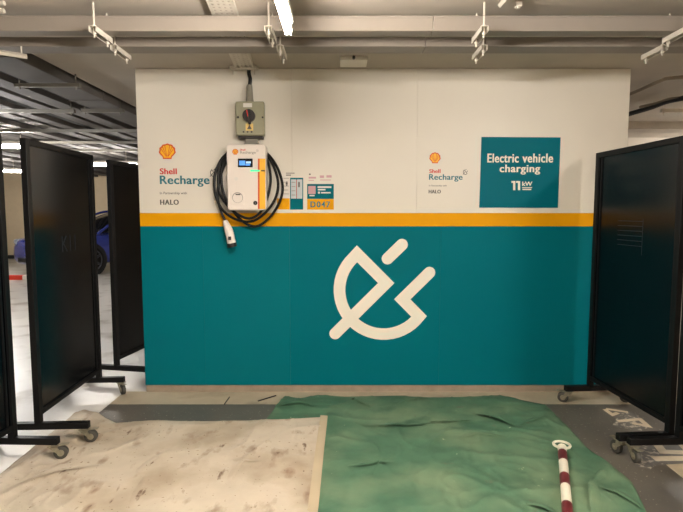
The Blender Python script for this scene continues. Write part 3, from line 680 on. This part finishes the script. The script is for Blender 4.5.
def ground_sheet(name, m, edges, base, amp, folds, nu, nv, label, seed, th=0.003, flat=False):
    g = coons(*edges, nu, nv); mb = MB(); top = []
    F = [([Vector((q.x, q.y)) for q in pxl(*f[0])], f[1], f[2]) for f in folds]
    for j, row in enumerate(g):
        for i, p in enumerate(row):
            q = Vector((p.x, p.y)); h = base
            e = min(1, min(i, nu - i, j, nv - j) / 4)
            n1 = noise.noise(Vector((p.x * 1.6, p.y * 1.6, seed))); n2 = noise.noise(Vector((p.x * 5.2 + 3, p.y * 3.9, seed))); n3 = noise.noise(Vector((p.x * 13, p.y * 11, seed)))
            rid = (1 - abs(noise.noise(Vector((p.x * 2.3 + n1 * .6, p.y * 2.0, seed + 5))) * 2.2)); rid = max(0, rid) ** 6
            h += amp * (0.35 * (n1 + .5) + 0.45 * (n2 + .5) + 0.2 * (n3 + .5) + 1.1 * rid) * (0.35 + .65 * e)
            for pts, hh, ww in F:
                for a, b in zip(pts[:-1], pts[1:]):
                    dd, t = seg_d(q, a, b)
                    if dd < ww * 3: h += hh * math.exp(-(dd / ww) ** 2) / (1 if len(pts) == 2 else 1.3)
            h += amp * .5 * max(0, 1 - abs(noise.noise(Vector((p.x * 6.5 + n2, p.y * 5.5 - n1, seed + 9))) * 3)) ** 3
            if flat:
                qx, qy = to_px(p); k = max(0, min(1, (qx - (327 - (qy - 415) * .095)) / 8 + .2)); k = max(k, max(0, min(1, (414 - qy) / 3)))
                h = .0055 + (h - .0055) * k
            for q_ in DENT:
                dd = (q - q_).length
                if dd < .13: h = .006 + (h - .006) * max(0, (dd - .055) / .075)
            top.append(Vector((p.x, p.y, max(.0045, h))))
    n = nu + 1
    idx = lambda i, j: j * n + i
    fs = [(idx(i, j), idx(i + 1, j), idx(i + 1, j + 1), idx(i, j + 1)) for j in range(nv) for i in range(nu)]
    mb.add(top, fs)
    o = mb.build(name, m, smooth=True)
    so = o.modifiers.new('thickness', 'SOLIDIFY'); so.thickness = th; so.offset = -1
    tag(o, label, 'sheet')
    kd = kdtree.KDTree(len(top))
    for i_, v_ in enumerate(top): kd.insert((v_.x, v_.y, 0), i_)
    kd.balance()
    def hz(x, y): return top[kd.find((x, y, 0))[1]].z
    return o, g, hz
def fold_flap(parent, m, px_pts, depth, lift, hz, side=1):
    """a crease folded over on itself: a lifted lip in front, lying on the sheet behind"""
    P = catmull([on_z(*p, .012) for p in px_pts], 6); n = len(P); vs = []
    for i, p in enumerate(P):
        d = (P[min(i + 1, n - 1)] - P[max(i - 1, 0)]).normalized(); nn = Vector((-d.y, d.x, 0)) * side; t = math.sin(math.pi * (i + .15) / (n - .7)); z = hz(p.x, p.y)
        for k, (o_, zz) in enumerate(((0, .25), (-.10, .80), (.12, 1.05), (.4, .8), (.75, .25), (1.0, -.12))):
            q = p + nn * depth * o_ * (.3 + .7 * t); vs.append(Vector((q.x, q.y, z * (1 - o_) + hz(q.x, q.y) * o_ + .003 + lift * zz * max(0, t))))
    mb = MB(); mb.add(vs, [(i * 6 + k, (i + 1) * 6 + k, (i + 1) * 6 + k + 1, i * 6 + k + 1) for i in range(n - 1) for k in range(1, 5)])
    o = mb.build('folded_crease', m, parent, smooth=True); return o
green_edges = (pxl((225, 640), (400, 655), (560, 650), (740, 655)),
               pxl((740, 655), (672, 556), (648, 516), (632, 484), (606, 462), (588, 450), (566, 426), (545, 406)),
               pxl((278, 405), (285, 396.5), (300, 399.5), (318, 395.5), (345, 397.5), (398, 396.6), (430, 398.5), (470, 397.5), (500, 396), (545, 406)),
               pxl((225, 640), (240, 500), (262, 425), (278, 405)))
gfolds = [([(486, 425), (548, 436)], .008, .03), ([(470, 470), (505, 490)], .006, .03), ([(400, 480), (450, 500)], .006, .04), ([(340, 440), (352, 500)], .006, .04)]
gs, _, ghz = ground_sheet('green_tarpaulin', 'green_tarp', green_edges, .006, .011, gfolds, 170, 150, 'creased dirty green tarpaulin spread on the bay floor before the wall', 1.3, flat=True)
for pts, dp, lf, sd_ in (([(474, 414), (486, 418), (500, 422.5), (515, 427)], .07, .030, 1), ([(280, 407), (296, 406), (314, 408)], .07, .022, 1), ([(362, 426), (385, 427), (410, 427), (432, 424)], .06, .016, 1), ([(430, 422), (448, 423), (470, 421.5)], .06, .016, 1),
        ([(350, 400), (358, 403), (369, 408)], .06, .022, 1), ([(348, 467), (370, 465), (394, 462.5)], .05, .012, 1), ([(604, 470), (599, 474), (593, 480)], .04, .020, 1), ([(592, 477), (588.5, 488), (590, 500), (592, 516)], .06, .026, 1), ([(600, 488), (618, 496), (642, 509)], .06, .018, 1), ([(526, 506), (542, 510), (560, 518)], .06, .020, 1),
        ([(520, 425), (534, 421), (548, 417)], .05, .016, 1), ([(398, 405), (414, 401), (430, 398.5)], .05, .018, 1), ([(455, 440), (480, 436), (505, 438)], .05, .010, 1)):
    fold_flap(gs, 'green_tarp', pts, dp, lf, ghz, sd_)
beige_edges = (pxl((-80, 640), (100, 655), (225, 655), (297, 655)),
               pxl((297, 655), (308, 580), (318, 512), (323, 460), (327.5, 418.5)),
               pxl((84, 412), (98, 414), (106, 420), (117, 425), (133, 423.5), (150, 422), (200, 423), (255, 422), (300, 420), (327.5, 418.5)),
               pxl((-80, 640), (-40, 520), (0, 477), (20, 460), (42, 443), (62, 426), (74, 415), (84, 412)))
bfolds = [([(84, 413), (100, 427)], .010, .03), ([(0, 500), (60, 470)], .01, .03), ([(200, 512), (214, 440)], .005, .04)]
bs, bg, bhz = ground_sheet('beige_dust_sheet', 'beige_sheet', beige_edges, .012, .009, bfolds, 170, 150, 'stained beige dust sheet lying over the edge of the green tarpaulin', 8.7)
for pts, dp, lf in (([(136, 478), (150, 466), (172, 449)], .05, .012), ([(228, 486), (240, 470), (250, 455)], .05, .010), ([(20, 486), (60, 474), (100, 466)], .06, .010), ([(132, 508), (142, 494), (146, 478)], .05, .010), ([(232, 462), (246, 464), (262, 462)], .04, .008)):
    fold_flap(bs, 'beige_sheet', pts, dp, lf, bhz)
# hem along its right edge
ep = [bg[j][-1] for j in range(0, 151, 5)]
def bz_at(q): return .034
mb = MB(); vs = []
for p in ep: vs += [Vector((p.x - .055, p.y, .0265)), Vector((p.x + .002, p.y, .0230))]
mb.add(vs, [(2 * i, 2 * i + 1, 2 * i + 3, 2 * i + 2) for i in range(len(ep) - 1)])
hm = mb.build('hem', 'sheet_hem', bs); sm = hm.modifiers.new('thickness', 'SOLIDIFY'); sm.thickness = .004

# ---- red and white post lying on the tarpaulin
r0 = .027; zp = .026 + r0
e0 = on_z(562, 447.5, zp); e1 = on_z(567.5, 512, zp); dr = (e1 - e0); dr.z = 0; dr.normalize()
po = thing('barrier_post', (e0.x, e0.y, .026), 'red and white striped post with a ring handle lying on the green tarpaulin', 'post')
ends = [0] + [(on_z(565, py, zp) - e0).dot(dr) for py in (453, 462.5, 476, 486.8, 504.5)]
st = ends[-1] - ends[-2]
while ends[-1] < 1.5: ends.append(ends[-1] + (st * .62 if len(ends) % 2 == 0 else st))
for k in range(len(ends) - 1):
    MB().cyl(e0 + dr * ends[k], e0 + dr * ends[k + 1], r0 if k % 2 == 0 else r0 + .0008, 18).build('white_band' if k % 2 == 0 else 'red_band', 'post_white' if k % 2 == 0 else 'post_red', po, smooth=True)
rc = e0 - dr * .045; rr = .052
MB().tube([rc + Vector((rr * math.cos(a * math.pi / 16), rr * math.sin(a * math.pi / 16), 0)) for a in range(33)], .0085, 8, caps=False).build('ring_handle', 'post_white', po, smooth=True)
MB().tube([e0 - dr * .008, e0 + dr * .004], [.018, r0 + .003], 18).build('end_cap', 'post_white', po, smooth=True)

# ================================================================== blue car and the kerb bar in the aisle
BB = R(55)
fd = Vector((-math.cos(BB), -math.sin(BB), 0)); sd = Vector((math.sin(BB), -math.cos(BB), 0))   # forward and towards the seen side
wheel_c = on_z(91, 275, 0); CS = 1.14
LC, HWc = 4.5, 0.92
cc = wheel_c - (fd * (LC / 2 - 0.92) + sd * HWc) * CS
car = thing('car', (cc.x, cc.y, 0), 'blue hatchback car parked in the aisle behind the black screens', 'car', rz=math.atan2(fd.y, fd.x), local=True)
car.scale = (CS, CS, CS)
# local: +x forward, +y to the car's own left
stations = [  # x, z bottom, z shoulder, z top, half width
    (-2.25, .42, .70, .86, .62), (-2.15, .30, .78, .98, .80), (-1.7, .24, .84, 1.02, .90), (-.8, .20, .84, .98, .92), (.3, .20, .82, .95, .92), (1.0, .20, .80, .94, .92), (1.5, .20, .80, .93, .92), (1.95, .21, .74, .88, .91), (2.17, .22, .68, .82, .86), (2.27, .28, .58, .72, .74)]
def ring(x, zb, zs_, zt, hw):
    half = [(0, zb), (hw * .80, zb), (hw * .96, zb + .08), (hw, (zb + zs_) / 2), (hw * .97, zs_), (hw * .84, zt - .03), (hw * .45, zt), (0, zt + .01)]
    return [Vector((x, y, z)) for y, z in half] + [Vector((x, -y, z)) for y, z in half[-2:0:-1]]
def loft(rings, name, m, parent):
    n = len(rings[0]); mb = MB(); vs = [v for r in rings for v in r]
    fs = [(i * n + k, i * n + (k + 1) % n, (i + 1) * n + (k + 1) % n, (i + 1) * n + k) for i in range(len(rings) - 1) for k in range(n)] + [tuple(range(n)), tuple(range((len(rings) - 1) * n, len(rings) * n))]
    o = mb.add(vs, fs).build(name, m, parent, smooth=True); sb = o.modifiers.new('smooth', 'SUBSURF'); sb.levels = 1; sb.render_levels = 2; return o
body = loft([ring(*s) for s in stations], 'body', 'car_blue', car)
def cab(x, zb, zt, hb, ht):
    half = [(0, zb), (hb, zb), (hb * .5 + ht * .5 + .02, (zb + zt) / 2), (ht, zt - .05), (ht * .8, zt), (0, zt + .02)]
    return [Vector((x, y, z)) for y, z in half] + [Vector((x, -y, z)) for y, z in half[-2:0:-1]]
gl = loft([cab(-2.0, .90, .96, .70, .60), cab(-1.55, .90, 1.28, .80, .62), cab(-.9, .90, 1.42, .84, .64), (cab(-.1, .90, 1.46, .84, .64)), cab(.35, .88, 1.36, .84, .64), cab(.95, .86, .96, .82, .70)], 'greenhouse_glass', 'car_glass', car)
for s in (-1, 1):
    MB().tube(catmull([(1.05, s * .78, .93), (.70, s * .745, 1.15), (.30, s * .69, 1.36), (-.1, s * .655, 1.45), (-.9, s * .655, 1.42), (-1.6, s * .67, 1.25), (-2.0, s * .70, 1.0)], 5), .030, 8).build('roof_pillar', 'car_blue', car, smooth=True)
    MB().tube([(-.35, s * .86, .95), (-.38, s * .68, 1.42)], .025, 8).build('door_pillar', 'car_black', car)
    mi = MB().tube(catmull([(.62, s * .88, .98), (.60, s * .98, 1.02), (.60, s * 1.08, 1.01)], 4), [.03, .04, .05, .065, .07, .07, .065, .06, .04], 10).build('side_mirror', 'car_blue', car, smooth=True)
    MB().tube([(2.24, s * .54, .68), (2.16, s * .72, .735), (1.94, s * .86, .79)], [.03, .07, .03], 10).build('headlamp', 'headlamp', car, smooth=True)
    for x in (1.33, -1.45):
        wl = MB().cyl((x, s * .70, .34), (x, s * .928, .34), .40, 28).build('wheel_arch', 'car_black', car)
        ty = MB().tube([(x, s * .72, .335), (x, s * .74, .335), (x, s * .92, .335), (x, s * .945, .335)], [.30, .335, .335, .29], 28).build('tyre', 'caster_rubber' if False else 'black_rubber', car, smooth=True)
        rm = MB()
        for k in range(7):
            a = k * 2 * math.pi / 7; rm.tube([(x, s * .952, .335), (x + .25 * math.cos(a), s * .952, .335 + .25 * math.sin(a))], [.05, .022], 6)
        rm.tube([(x + .255 * math.cos(a * math.pi / 12), s * .95, .335 + .255 * math.sin(a * math.pi / 12)) for a in range(25)], .016, 6, caps=False)
        rm.build('rim', 'rim_grey', ty, smooth=True)
MB().box(2.16, 2.275, -.45, .45, .30, .40).build('lower_grille', 'car_black', car, bevel=.01)
MB().box(-.85, -.1, -.50, .50, 1.462, 1.478).build('roof_panel', 'car_blue', car, bevel=.01)
p = on_z(17, 280, 0)
kb = thing('barrier_bar', (p.x, p.y, 0), 'low red and white barrier bar on the aisle floor near the blue car', 'barrier')
x1 = on_z(22.3, 280, 0).x
for k in range(3): MB().box(x1 + (k - 2) * .9, x1 + (k - 1) * .9, p.y, p.y + .12, .0, .11).build('red_section' if k == 1 else 'white_section', 'kerb_red' if k == 1 else 'kerb_white', kb, bevel=.01)
# scraps on the bare strip before the wall
for (a, b), l in ((((224.5, 404), (229.5, 397)), 'short dark offcut of cable on the bare floor strip'), (((258, 401), (276, 395.5)), 'thin dark stick on the floor beside the tarpaulin corner')):
    tag(MB().tube([on_z(*a, .008), on_z((a[0] + b[0]) / 2, (a[1] + b[1]) / 2, .009), on_z(*b, .008)], .005, 6).build('floor_scrap', 'dark_plastic'), l, 'scrap')
for o in bpy.data.objects:
    if '_local' in o: del o['_local']
